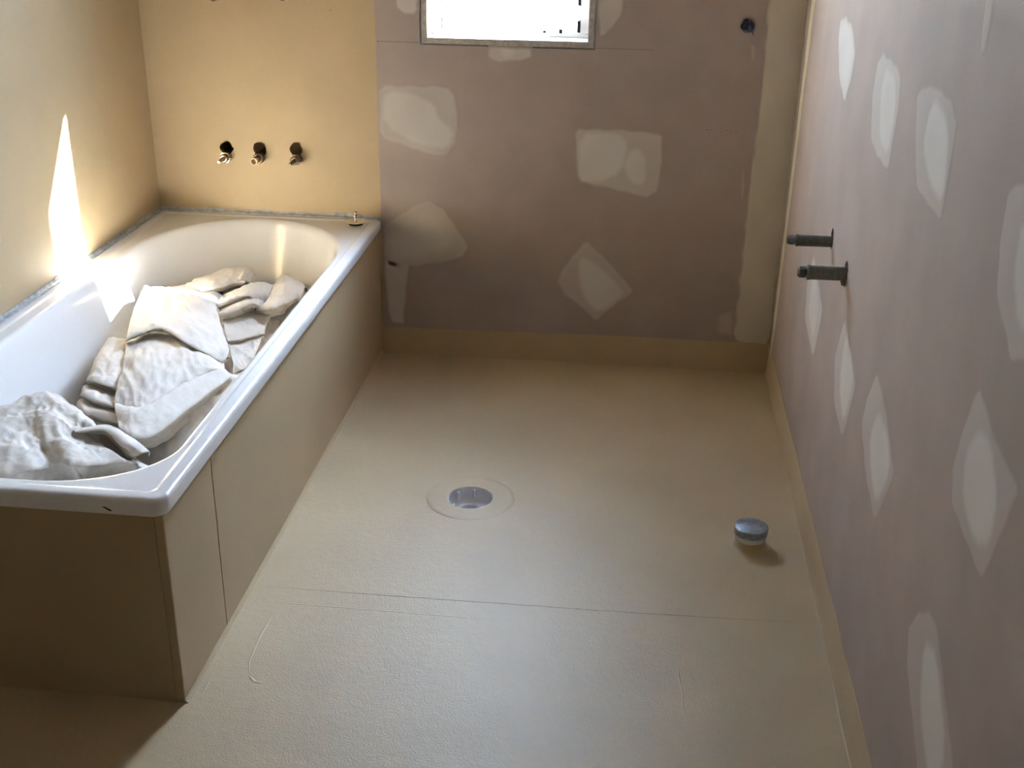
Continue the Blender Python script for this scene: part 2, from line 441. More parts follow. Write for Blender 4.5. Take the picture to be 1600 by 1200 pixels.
RPAT = [
 ([(-0.701, 1.193), (-0.814, 1.184), (-0.889, 1.139), (-0.890, 1.085), (-0.834, 1.013), (-0.709, 1.056), (-0.630, 1.133), (-0.633, 1.177)], [[(-0.708, 1.186), (-0.819, 1.157), (-0.870, 1.130), (-0.840, 1.034), (-0.726, 1.073), (-0.657, 1.151)]], 0.75),
 ([(-1.199, 1.181), (-1.327, 1.180), (-1.392, 1.167), (-1.411, 1.112), (-1.399, 0.992), (-1.274, 0.995), (-1.196, 1.009), (-1.146, 1.088), (-1.156, 1.158)], [[(-1.251, 1.161), (-1.344, 1.158), (-1.384, 1.107), (-1.378, 1.019), (-1.278, 1.033), (-1.233, 1.116)]], 0.5),
 ([(-1.577, 1.182), (-1.666, 1.195), (-1.765, 1.192), (-1.817, 1.170), (-1.822, 1.124), (-1.819, 1.019), (-1.748, 1.018), (-1.631, 1.023), (-1.577, 1.080), (-1.535, 1.157)], [[(-1.665, 1.175), (-1.743, 1.165), (-1.789, 1.136), (-1.812, 1.045), (-1.723, 1.052), (-1.635, 1.093), (-1.640, 1.145)]], 0.35),
 ([(-2.130, 1.161), (-2.202, 1.172), (-2.309, 1.153), (-2.336, 1.057), (-2.304, 0.989), (-2.233, 0.964), (-2.192, 0.986), (-2.136, 1.012), (-2.108, 1.074), (-2.102, 1.139)], [[(-2.180, 1.128), (-2.269, 1.124), (-2.301, 1.022), (-2.236, 1.012), (-2.185, 1.059)]], 0.4),
 ([(-0.665, 0.611), (-0.793, 0.579), (-0.903, 0.543), (-0.850, 0.395), (-0.650, 0.425), (-0.602, 0.532)], [[(-0.706, 0.588), (-0.845, 0.540), (-0.820, 0.432), (-0.680, 0.460)]], 0.6),
 ([(-1.180, 0.629), (-1.284, 0.606), (-1.394, 0.561), (-1.331, 0.413), (-1.186, 0.431), (-1.123, 0.512)], [[(-1.212, 0.608), (-1.314, 0.591), (-1.362, 0.555), (-1.320, 0.442), (-1.220, 0.492)]], 0.45),
 ([(-1.554, 0.665), (-1.663, 0.638), (-1.795, 0.576), (-1.711, 0.434), (-1.578, 0.466), (-1.482, 0.527), (-1.504, 0.591)], [[(-1.616, 0.616), (-1.705, 0.608), (-1.760, 0.569), (-1.703, 0.468), (-1.628, 0.492), (-1.572, 0.543)]], 0.4),
 ([(-2.138, 0.896), (-2.230, 0.866), (-2.351, 0.856), (-2.316, 0.762), (-2.292, 0.689), (-2.204, 0.694), (-2.115, 0.701), (-2.087, 0.749), (-2.106, 0.834)], [[(-2.167, 0.844), (-2.223, 0.854), (-2.285, 0.807), (-2.291, 0.747), (-2.240, 0.715), (-2.157, 0.735), (-2.135, 0.791)]], 0.38),
 ([(-2.051, 0.483), (-2.106, 0.525), (-2.143, 0.532), (-2.215, 0.497), (-2.331, 0.426), (-2.361, 0.330), (-2.260, 0.270), (-2.189, 0.297), (-2.116, 0.338), (-2.046, 0.379), (-2.019, 0.432)], [[(-2.108, 0.472), (-2.175, 0.498), (-2.293, 0.419), (-2.261, 0.326), (-2.148, 0.376)]], 0.35),
 ([(-1.843, 1.439), (-1.903, 1.439), (-1.900, 1.306), (-1.902, 1.276), (-1.879, 1.272), (-1.860, 1.309)], [], 0.28),
 ([(-1.580, 1.327), (-1.699, 1.315), (-1.928, 1.322), (-2.156, 1.316), (-2.393, 1.279), (-2.499, 1.490), (-2.008, 1.603), (-1.606, 1.486)], [], 0.22),
]
for p, inn, bs in RPAT:
    patch(p, inn, plane='right', base=bs, top=0.85 - bs if bs > .3 else 0.4, edge=0.009 if bs > .25 else 0.04)

# board joint: a fine dark groove line left of the window, at the head of the lower sheet
bm = bmesh.new(); add_box(bm, 0.733, 0.862, -0.0007, 0.0, 1.0062, 1.0078)
add_box(bm, 1.392, 1.56, -0.0007, 0.0, 1.0055, 1.0066)
j = new_mesh_obj('board_joint', bm, M_BRASSD, wall_back)

# small nicks and scuffs on the boards
def mark(parent, plane, cells, mat, name='nick'):
    bm = bmesh.new()
    for (a, b_, w, h, an) in cells:
        c_, s_ = math.cos(an), math.sin(an)
        pts = [(a + c_ * u - s_ * v, b_ + s_ * u + c_ * v) for u, v in ((-w, -h), (0, -h * 1.4), (w, -h), (w * .9, h), (0, h * 1.3), (-w, h))]
        if plane == 'back': add_prism(bm, pts, 'y', -0.0006, 0.0)
        else: add_prism(bm, pts, 'x', W - 0.0006, W)
    return new_mesh_obj(name, bm, mat, parent)
rg = random.Random(8)
mark(wall_back, 'back', [(1.700 + 0.016 * k + rg.uniform(-.005, .005), 0.783 - 0.0012 * k + rg.uniform(-.004, .004), rg.uniform(.001, .004), 0.0007, -0.3) for k in range(9)], M_BRASSD, 'paper_tear')
mark(wall_back, 'back', [(1.305, 0.445, 0.003, 0.002, 0.2)], M_CEIL)
mark(wall_back, 'back', [(0.843, 0.497, 0.0008, 0.004, 0.3)], M_BRASSD)
mark(wall_back, 'back', [(0.596, 1.093, 0.0016, 0.0016, 0.2)], M_BRASSD)
mark(wall_right, 'right', [(-1.655, 1.115, 0.0014, 0.0014, 0.2)], M_DARK)

# ------------------------------------------------------------------ window
win = struct(thing('window_1', 'louvre window over bare wall', 'window'), 'small louvre window in an unpainted reveal')
del win['category']
T = 0.018
bm = bmesh.new()
x0, x1, z0, z1 = WX0 + 0.007, WX1 - 0.0035, WZ0 + 0.0045, WZ1 - 0.004
for (a, b_, c_, d_) in ((x0, x0 + T, z0, z1), (x1 - T, x1, z0, z1), (x0 + T, x1 - T, z0, z0 + T), (x0 + T, x1 - T, z1 - T, z1)):
    add_box(bm, a, b_, -0.004, 0.139, c_, d_, 0.0008)
new_mesh_obj('reveal_lining', bm, M_ENDGRAIN, win)
ix0, ix1, iz0, iz1 = x0 + T, x1 - T, z0 + T, z1 - T
bm = bmesh.new()
add_box(bm, ix0, ix0 + 0.030, 0.085, 0.125, iz0, iz1, 0.002)
add_box(bm, ix1 - 0.034, ix1, 0.085, 0.125, iz0, iz1, 0.002)
add_box(bm, ix0, ix1, 0.080, 0.130, iz0, iz0 + 0.012, 0.002)
add_box(bm, ix0, ix1, 0.080, 0.130, iz1 - 0.022, iz1, 0.002)
add_box(bm, 0.976, 0.979, 0.122, 0.130, iz0 + 0.012, iz1 - 0.02)
new_mesh_obj('window_frame', bm, M_WHITE, win)
gx0, gx1 = ix0 + 0.033, ix1 - 0.037
nb = 10
for k in range(nb):
    zc = 1.056 + k * 0.078
    bm = bmesh.new()
    r = bmesh.ops.create_cube(bm, size=1.0)
    for v in r['verts']:
        v.co = Vector(((gx0 + gx1) / 2 + v.co.x * (gx1 - gx0), v.co.y * 0.005, v.co.z * 0.086))
    rot = Matrix.Rotation(math.radians(-14), 4, 'X')
    for v in bm.verts: v.co = rot @ v.co + Vector((0, 0.105, zc)) if False else rot @ Vector((0, v.co.y, v.co.z)) + Vector((v.co.x, 0.105, zc))
    new_mesh_obj('louvre_blade', bm, M_GLASS, win)
    for sx in (gx0 - 0.002, gx1 + 0.004):
        bm = bmesh.new(); hw = 0.002 if sx < 1.1 else 0.0045
        add_box(bm, sx - hw, sx + hw, 0.072, 0.112, zc - 0.017, zc + 0.017, 0.0008)
        new_mesh_obj('blade_clip', bm, M_DARK, win)
for hx, hz in ((1.233, 0.008), (1.282, 0.013)):
    bm = bmesh.new(); add_box(bm, hx - 0.0055, hx + 0.0055, 0.070, 0.080, iz0 + 0.012, iz0 + 0.012 + hz, 0.002)
    new_mesh_obj('sash_catch', bm, M_DARK, win)

# ------------------------------------------------------------------ bath surround
sur = thing('bath_surround', 'tan waterproofed box panels enclosing the white bath', 'bath panel', (PX / 2, PY / 2, 0))
inv = Matrix.Translation((-PX / 2, -PY / 2, 0))
def kid(name, bm, mat, parent, **k):
    """mesh given in world metres, parented to a thing whose origin is elsewhere"""
    loc = parent.location if parent.parent is None else parent.parent.location
    bmesh.ops.translate(bm, verts=bm.verts, vec=-loc)
    return new_mesh_obj(name, bm, mat, parent, **k)
ZP = H - 0.037
SEAM = -1.578
bm = bmesh.new(); add_box(bm, PX - 0.018, PX, SEAM + 0.0012, -0.0005, 0.0005, ZP, 0.001); kid('side_panel', bm, M_TAN_PANEL, sur)
bm = bmesh.new(); add_box(bm, PX - 0.018, PX, PY, SEAM - 0.0012, 0.0005, ZP, 0.0025)
kid('side_panel', bm, M_TAN_PANEL, sur)
bm = bmesh.new(); add_box(bm, 0.0005, PX - 0.0185, PY, PY + 0.018, 0.0005, ZP, 0.001); kid('front_panel', bm, M_TAN_PANEL, sur)
bm = bmesh.new(); add_box(bm, PX - 0.017, PX - 0.004, SEAM - 0.004, SEAM + 0.004, 0.0005, ZP); kid('panel_joint', bm, M_ENDGRAIN, sur)
# brushed membrane fillet at the foot of the side panel
bm = bmesh.new()
rows = []
for i in range(93):
    y = PY * i / 92
    w = 0.005 + 0.0015 * noise.noise(Vector((y * 8, 3, 0)))
    prof = [(0.0, 0.008), (0.0010, 0.007), (0.0022, 0.003), (w, 0.0008), (w + 0.001, 0.0003), (0, 0.0003)]
    rows.append([bm.verts.new((PX + a, y, z)) for a, z in prof])
for a, b_ in zip(rows[:-1], rows[1:]):
    for k in range(len(a) - 1): bm.faces.new((a[k], a[k + 1], b_[k + 1], b_[k]))
kid('membrane_fillet', bm, M_TAN_PANEL, sur, smooth=True)

# ------------------------------------------------------------------ bathtub
def rrect(x0, x1, y0, y1, rad, m=14, s=8):
    """rounded rectangle loop; y0 > y1; rad = elliptical (rx, ry) for corners back-right, front-right, front-left, back-left"""
    pts = []
    cs = [((x1, y0), 90, rad[0], (-1, -1)), ((x1, y1), 0, rad[1], (-1, 1)), ((x0, y1), -90, rad[2], (1, 1)), ((x0, y0), 180, rad[3], (1, -1))]
    arcs = []
    for (cx, cy), a0, (rx, ry), (sx, sy) in cs:
        ox, oy = cx + sx * rx, cy + sy * ry
        arcs.append([(ox + rx * math.cos(math.radians(a0 - 90 * k / m)), oy + ry * math.sin(math.radians(a0 - 90 * k / m))) for k in range(m + 1)])
    for i in range(4):
        pts += arcs[i]
        a = arcs[i][-1]; b_ = arcs[(i + 1) % 4][0]
        for k in range(1, s): pts.append((a[0] + (b_[0] - a[0]) * k / s, a[1] + (b_[1] - a[1]) * k / s))
    return pts
tub = thing('bathtub', 'white enamel bath set into tan panels along the left wall', 'bathtub', (RX / 2, RY / 2, 0))
bm = bmesh.new()
def outer(ins):
    r = 0.028 - ins * 0.4
    return rrect(0.003 + ins, RX - ins, -0.004 - ins, RY + ins, [(0.012, 0.012), (r, r), (0.01, 0.01), (0.008, 0.008)])
OP = (0.075, 0.678, -0.060, -1.784)
def opening(ins, fx=1.0, fb=1.0, ff=1.0):
    g = max(0.0, ins)
    x0, x1, y0, y1 = OP[0] + ins * fx, OP[1] - ins * fx, OP[2] - ins * fb, OP[3] + ins * ff
    wd = (x1 - x0); ln = (y0 - y1)
    k = wd / (OP[1] - OP[0])
    return rrect(x0, x1, y0, y1, [(0.30 * k, 0.36 * k), (0.22 * k, 0.17 * k), (0.22 * k, 0.17 * k), (0.30 * k, 0.36 * k)])
loops = [(outer(0.016), H - 0.036), (outer(0.004), H - 0.037), (outer(0.001), H - 0.035), (outer(0.0), H - 0.031), (outer(0.0), H - 0.010), (outer(0.001), H - 0.006), (outer(0.0035), H - 0.0025), (outer(0.007), H - 0.0007), (outer(0.012), H),
         (outer(0.026), H), (outer(0.029), H - 0.0006), (outer(0.032), H - 0.0022), (outer(0.034), H - 0.0028), (outer(0.036), H - 0.003),
         (opening(-0.013), H - 0.003), (opening(-0.009), H - 0.0032), (opening(-0.004), H - 0.005), (opening(0.0), H - 0.009), (opening(0.004), H - 0.016), (opening(0.007), H - 0.026), (opening(0.009), H - 0.038)]
for ins, z in ((0.012, 0.40), (0.018, 0.36), (0.026, 0.32), (0.036, 0.27), (0.047, 0.22), (0.060, 0.18), (0.078, 0.145), (0.102, 0.118), (0.130, 0.103), (0.16, 0.096), (0.20, 0.092), (0.25, 0.090), (0.29, 0.089)):
    loops.append((opening(ins, 1.0, 1.0 + 1.1 * min(1, ins / 0.05) * (1 if ins < 0.16 else 0.16 / ins), 1.0 + 0.3 * (1 if ins < .1 else .1 / ins)), z))
rings = [[bm.verts.new((p[0], p[1], z)) for p in lp] for lp, z in loops]
N = len(rings[0])
for a, b_ in zip(rings[:-1], rings[1:]):
    for k in range(N): bm.faces.new((a[k], a[(k + 1) % N], b_[(k + 1) % N], b_[k]))
bm.faces.new(rings[-1])
kid('tub_shell', bm, M_ENAMEL, tub, smooth=True, auto=60)
# small chips in the enamel of the rim
for (x, y, z, s) in ((0.535, -1.795, H - 0.0045, 0.0022), (0.625, -1.8395, H - 0.024, 0.0035)):
    bm = bmesh.new()
    if z > H - 0.01: add_lathe(bm, [(0, 0.0), (s, 0.0), (s * .8, 0.0006), (0, 0.0008)], (x, y, z), (0, 0, 1), 10)
    else:
        add_prism(bm, [(x - 0.010, z + 0.004), (x - 0.004, z + 0.0035), (x + 0.008, z - 0.003), (x + 0.004, z - 0.004), (x - 0.004, z + 0.001)], 'y', y - 0.0006, y + 0.0005)
    kid('enamel_chip', bm, M_DARK, tub)

# sealing strips round the rim (wavy folded strip)
def seal(name, p0, p1, n, seed):
    bm = bmesh.new(); L = (Vector(p1) - Vector(p0)).length; N = int(L / 0.006); rows = []
    for i in range(N + 1):
        t = i / N; p = Vector(p0).lerp(Vector(p1), t); s = t * L
        h = 0.010 + 0.003 * noise.noise(Vector((s * 22, seed, 0))) + (0.004 if noise.noise(Vector((s * 9, seed, 7))) > 0.25 else 0)
        w = 0.012 + 0.002 * noise.noise(Vector((s * 30, seed, 3)))
        o_ = 0.0018 * noise.noise(Vector((s * 45, seed, 11)))
        prof = [(0.0, h), (0.002, h + 0.0005), (0.0035 + o_, h * 0.7), (0.004, 0.006), (0.007, 0.004 + o_), (w, 0.0028), (w + 0.001, -0.004), (0.0, -0.004)]
        rows.append([bm.verts.new((p.x + n[0] * a, p.y + n[1] * a, H + z)) for a, z in prof])
    for a, b_ in zip(rows[:-1], rows[1:]):
        for k in range(len(a)):
            k2 = (k + 1) % len(a); bm.faces.new((a[k], a[k2], b_[k2], b_[k]))
    bm.faces.new(rows[0]); bm.faces.new(rows[-1][::-1])
    return struct(new_mesh_obj(name, bm, M_SEAL, smooth=True, auto=60), 'grey sealing strip between bath rim and wall')
seal('trim_1', (0.003, -0.0003), (0.728, -0.0003), (0, -1), 2)
seal('trim_2', (0.0003, -0.003), (0.0003, PY), (1, 0), 6)

# ------------------------------------------------------------------ bath plug on the rim corner
pl = thing('bath_plug', 'chrome bath plug with knob, lying on the far corner of the bath rim', 'bath plug', (0.664, -0.068, H - 0.004))
z = H - 0.0048
bm = bmesh.new(); add_lathe(bm, [(0, 0.0), (0.017, 0.0), (0.022, 0.003), (0.024, 0.008), (0.021, 0.010), (0, 0.010)], (0.664, -0.068, z), (0, 0, 1), 32)
kid('rubber_seal', bm, M_RUB, pl, smooth=True, auto=40)
bm = bmesh.new(); add_lathe(bm, [(0, 0.0102), (0.026, 0.0102), (0.0315, 0.012), (0.032, 0.0135), (0.028, 0.0155), (0.012, 0.018), (0, 0.0185)], (0.664, -0.068, z), (0, 0, 1), 48)
kid('disc', bm, M_CHROME, pl, smooth=True, auto=50)
bm = bmesh.new(); add_lathe(bm, [(0, 0.018), (0.006, 0.018), (0.004, 0.022), (0.0045, 0.024), (0.0075, 0.027), (0.0085, 0.030), (0.0075, 0.033), (0.004, 0.035), (0.0038, 0.038), (0.0058, 0.041), (0.0045, 0.045), (0, 0.046)], (0.664, -0.068, z), (0, 0, 1), 24)
kid('knob', bm, M_CHROME, pl, smooth=True, auto=60)

# ------------------------------------------------------------------ tap bodies over the bath
def tap_valve(x, z, label, mat, mat2, group=None, length=0.078):
    t = thing('tap_valve', label, 'tap valve', (x, 0, z), group)
    bm = bmesh.new()
    hexf = lambda k, d: 1.0
    add_lathe(bm, [(0, 0.085), (0.0135, 0.085), (0.0135, 0.004), (0.0165, 0.004), (0.0165, -0.012), (0.0125, -0.014), (0.0125, -0.024), (0.0140, -0.025), (0.0140, -0.034), (0.0105, -0.037), (0.0, -0.037)], (x, 0, z), (0, 1, 0), 24)
    kid('valve_body', bm, mat2, t, smooth=True, auto=35)
    bm = bmesh.new()
    add_lathe(bm, [(0.0, -0.012), (0.0185, -0.012), (0.0185, -0.020), (0.0, -0.020)], (x, 0, z), (0, 1, 0), 6)
    kid('hex_nut', bm, mat, t)
    bm = bmesh.new()
    add_lathe(bm, [(0, -0.036), (0.0078, -0.036), (0.0070, -0.055), (0.0052, -0.056), (0.0046, -length), (0.0036, -length - 0.001), (0, -length - 0.001)], (x, 0, z), (0, 1, 0), 16)
    kid('spindle', bm, mat, t, smooth=True, auto=35)
    return t
GT = 'tap valves over the bath'
tap_valve(0.238, 0.638, 'bare brass tap valve left of the spout outlet above the bath', M_BRASS, M_BRASS, GT)
tap_valve(0.467, 0.640, 'darker brass tap valve right of the spout outlet above the bath', M_BRASSD, M_BRASSD, GT, 0.086)
tap_valve(0.248, 1.126, 'brass valve at the very top of the frame, left of the two', M_BRASS, M_BRASSD, GT)
tap_valve(0.460, 1.133, 'brass valve at the very top of the frame, right of the two', M_BRASS, M_BRASSD, GT)
sp = thing('spout_outlet', 'open-ended brass pipe between the two valves above the bath', 'pipe', (0.346, 0, 0.640))
bm = bmesh.new()
add_lathe(bm, [(0.0, 0.085), (0.015, 0.085), (0.015, 0.0), (0.0175, -0.002), (0.0175, -0.024), (0.014, -0.028), (0.0, -0.028)], (0.346, 0, 0.640), (0, 1, 0), 24)
kid('elbow', bm, M_BRASSD, sp, smooth=True, auto=35)
bm = bmesh.new()
add_lathe(bm, [(0.0110, -0.026), (0.0110, -0.062), (0.0105, -0.064), (0.0086, -0.064), (0.0078, -0.062), (0.0078, -0.035), (0.0, -0.035)], (0.346, 0, 0.640), (0, 1, 0), 28)
kid('threaded_end', bm, M_BRASS, sp, smooth=True, auto=35)

# ------------------------------------------------------------------ capped pipes on the right wall
def stub(y, z, r, L, label):
    t = thing('capped_pipe', label, 'pipe', (W, y, z), 'capped pipe ends on the right wall')
    bm = bmesh.new()
    add_lathe(bm, [(0, -0.085), (r * .8, -0.085), (r * .8, -0.002), (r * .92, 0.0), (r * .96, L * 0.05), (r, L * 0.98), (r * 0.96, L), (0, L)], (W, y, z), (-1, 0, 0), 28)
    kid('sleeve', bm, M_GREYP, t, smooth=True, auto=40)
    bm = bmesh.new()
    add_lathe(bm, [(r * 1.08, L - 0.006), (r * 1.08, L - 0.002), (r * 1.0, L - 0.0015)], (W, y, z), (-1, 0, 0), 28)
    kid('collar', bm, M_GREYP, t, smooth=True, auto=40)
    bm = bmesh.new()
    add_lathe(bm, [(0, L), (r * .55, L), (r * .55, L + .003), (r * .80, L + .003), (r * .84, L + 0.006), (r * .82, L + 0.016), (r * .66, L + 0.0175), (r * .62, L + 0.020), (0, L + 0.0205)], (W, y, z), (-1, 0, 0), 8)
    kid('plug', bm, M_GREYP, t)
    return t
for (y, z, r, L), lb in zip(RP, ('grey capped pipe end on the right wall, farther and higher in view of the pair', 'grey capped pipe end on the right wall, nearer one with ragged hole edge')):
    stub(y, z, r, L, lb)
# ragged paper under the nearer pipe
bm = bmesh.new()
rg = random.Random(3)
for k in range(7):
    y = -1.124 - 0.012 + k * 0.004; l = rg.uniform(0.006, 0.014)
    add_prism(bm, [(y - 0.0015, 0.693), (y + 0.0015, 0.693), (y + rg.uniform(-.003, .003), 0.693 - l)], 'x', W - 0.003 - 0.006 * rg.random(), W)
new_mesh_obj('torn_paper', bm, M_GREYP, wall_right)

# blue plastic-wrapped pipe at the top of the back wall
t = thing('wrapped_pipe_end', 'dark blue plastic-wrapped pipe end in a hole high on the far wall', 'pipe', (1.829, 0, 1.083))
bm = bmesh.new()
r = bmesh.ops.create_icosphere(bm, subdivisions=4, radius=0.017)
for v in bm.verts:
    n_ = noise.noise(v.co * 130) * 0.5 + noise.noise(v.co * 300) * 0.3
    v.co = v.co * (1 + 0.42 * n_)
    v.co = Vector((v.co.x, v.co.y * 0.7, v.co.z)) + Vector((1.829, -0.004, 1.080))
kid('plastic_wrap', bm, M_BLUE, t)
bm = bmesh.new()
add_lathe(bm, [(0, 0.085), (0.009, 0.085), (0.009, -0.012), (0.0105, -0.013), (0.0105, -0.018), (0.0065, -0.018), (0.006, -0.01), (0, -0.01)], (1.820, 0, 1.082), (0.12, 1, 0), 20)
kid('pipe', bm, M_DARK, t, smooth=True, auto=40)
bm = bmesh.new(); add_prism(bm, [(1.840, 1.069), (1.842, 1.069), (1.849, 1.056), (1.8475, 1.0555)], 'y', -0.002, 0.0)
kid('loose_thread', bm, M_DARK, t)

# ------------------------------------------------------------------ floor drain
dr = thing('floor_drain', 'round open floor drain in the tan floor beside the bath', 'drain', (DRX, DRY, 0))
bm = bmesh.new()
wf = lambda k, d: 1 + 0.012 * math.sin(k * 0.9) + 0.008 * math.sin(k * 0.31 + 1)
add_lathe(bm, [(0.0590, 0.0001), (0.0592, 0.0010), (0.062, 0.0012), (0.100, 0.0012), (0.1125, 0.0011), (0.1140, 0.0002)], (DRX, DRY, 0), (0, 0, 1), 72, wob=lambda k, d: 1.0)
kid('puddle_flange', bm, M_TAN_FLOOR, dr, smooth=True, auto=40)
bm = bmesh.new()
add_lathe(bm, [(0.0582, 0.0005), (0.0572, 0.0008), (0.0560, -0.001), (0.0545, -0.012), (0.0510, -0.025), (0.043, -0.032), (0.032, -0.035), (0.029, -0.037), (0.028, -0.10), (0.0, -0.10)], (DRX, DRY, 0), (0, 0, 1), 64)
kid('bowl', bm, M_PVC, dr, smooth=True, auto=40)
bm = bmesh.new()
add_lathe(bm, [(0.0, -0.075), (0.0275, -0.075), (0.0275, -0.082), (0, -0.082)], (DRX, DRY, 0), (0, 0, 1), 32)
kid('waste_water', bm, M_DARK, dr)
for a in (-2.45, -0.75, 1.5, 2.4):
    bm = bmesh.new()
    c_, s_ = math.cos(a), math.sin(a)
    add_lathe(bm, [(0.0, 0.0), (0.004, 0.0), (0.004, -0.022), (0.0, -0.022)], (DRX + c_ * 0.050, DRY + s_ * 0.050, -0.004), (0, 0, 1), 8)
    kid('lug', bm, M_PVC, dr)

# ------------------------------------------------------------------ capped waste pipe
CX, CY = 1.857, -1.090
cp = thing('capped_waste_pipe', 'round silvery cap on a short waste pipe standing out of the floor', 'pipe cap', (CX, CY, 0))
bm = bmesh.new()
add_lathe(bm, [(0.050, 0.0002), (0.044, 0.0012), (0.0395, 0.004), (0.0365, 0.010), (0.036, 0.028), (0, 0.028)], (CX, CY, 0), (0, 0, 1), 48)
kid('membrane_collar', bm, M_TAN_FLOOR, cp, smooth=True)
bm = bmesh.new()
add_lathe(bm, [(0.0365, 0.022), (0.0365, 0.036), (0.0, 0.036)], (CX, CY, 0), (0, 0, 1), 48)
kid('pipe_neck', bm, M_PVC, cp, smooth=True, auto=40)
bm = bmesh.new()
add_lathe(bm, [(0, 0.035), (0.0385, 0.035), (0.0405, 0.037), (0.0405, 0.052), (0.0395, 0.054), (0.037, 0.0555), (0.0, 0.0555)], (CX, CY, 0), (0, 0, 1), 48)
kid('cap', bm, M_DULL, cp, smooth=True, auto=35)

# ------------------------------------------------------------------ joints and brush ridges in the floor membrane
def ridge(name, pts, w, h, mat=None, label=None):
    bm = bmesh.new(); rows = []
    P = [Vector((x, y, 0)) for x, y in pts]; Q = []
    for a, b_ in zip(P[:-1], P[1:]):
        n_ = max(2, int((b_ - a).length / 0.012))
        Q += [a.lerp(b_, i / n_) for i in range(n_)]
    Q.append(P[-1])
    for i, p in enumerate(Q):
        d = (Q[min(i + 1, len(Q) - 1)] - Q[max(i - 1, 0)]).normalized(); nn = Vector((-d.y, d.x, 0))
        f = min(1, 4 * i / len(Q), 4 * (len(Q) - 1 - i) / len(Q)) * (0.7 + 0.5 * abs(noise.noise(p * 40))) + 0.05
        off = nn * 0.0015 * noise.noise(p * 25)
        rows.append([bm.verts.new(p + off + nn * a * w * f + Vector((0, 0, z * h * f + 0.0001))) for a, z in ((-1, 0), (-.5, .8), (0, 1), (.5, .8), (1, 0))])
    for a, b_ in zip(rows[:-1], rows[1:]):
        for k in range(4): bm.faces.new((a[k], a[k + 1], b_[k + 1], b_[k]))
    return new_mesh_obj(name, bm, mat or M_TAN_FLOOR, floor, smooth=True)
ridge('membrane_joint', [(0.732, -1.416), (1.062, -1.415), (1.569, -1.410), (1.977, -1.399)], 0.0011, 0.0004, M_BRASSD, 'dark hairline joint')
ridge('membrane_joint', [(0.757, -1.474), (1.013, -1.474), (1.338, -1.477)], 0.002, 0.0006)
ridge('brush_ridge', [(0.757, -1.388), (0.753, -1.444), (0.751, -1.505)], 0.0022, 0.0016)
ridge('brush_ridge', [(0.802, -1.505), (0.799, -1.606), (0.803, -1.687), (0.814, -1.722), (0.841, -1.742)], 0.0022, 0.0013)
ridge('brush_ridge', [(0.816, -1.729), (0.834, -1.747), (0.854, -1.750)], 0.005, 0.0018)
ridge('brush_ridge', [(0.742, -1.727), (0.745, -1.767), (0.744, -1.808)], 0.0018, 0.0012)
ridge('brush_ridge', [(1.673, -1.570), (1.683, -1.671), (1.688, -1.762)], 0.002, 0.001)
ridge('brush_ridge', [(1.912, -0.956), (1.923, -1.158), (1.933, -1.309)], 0.0015, 0.0007)

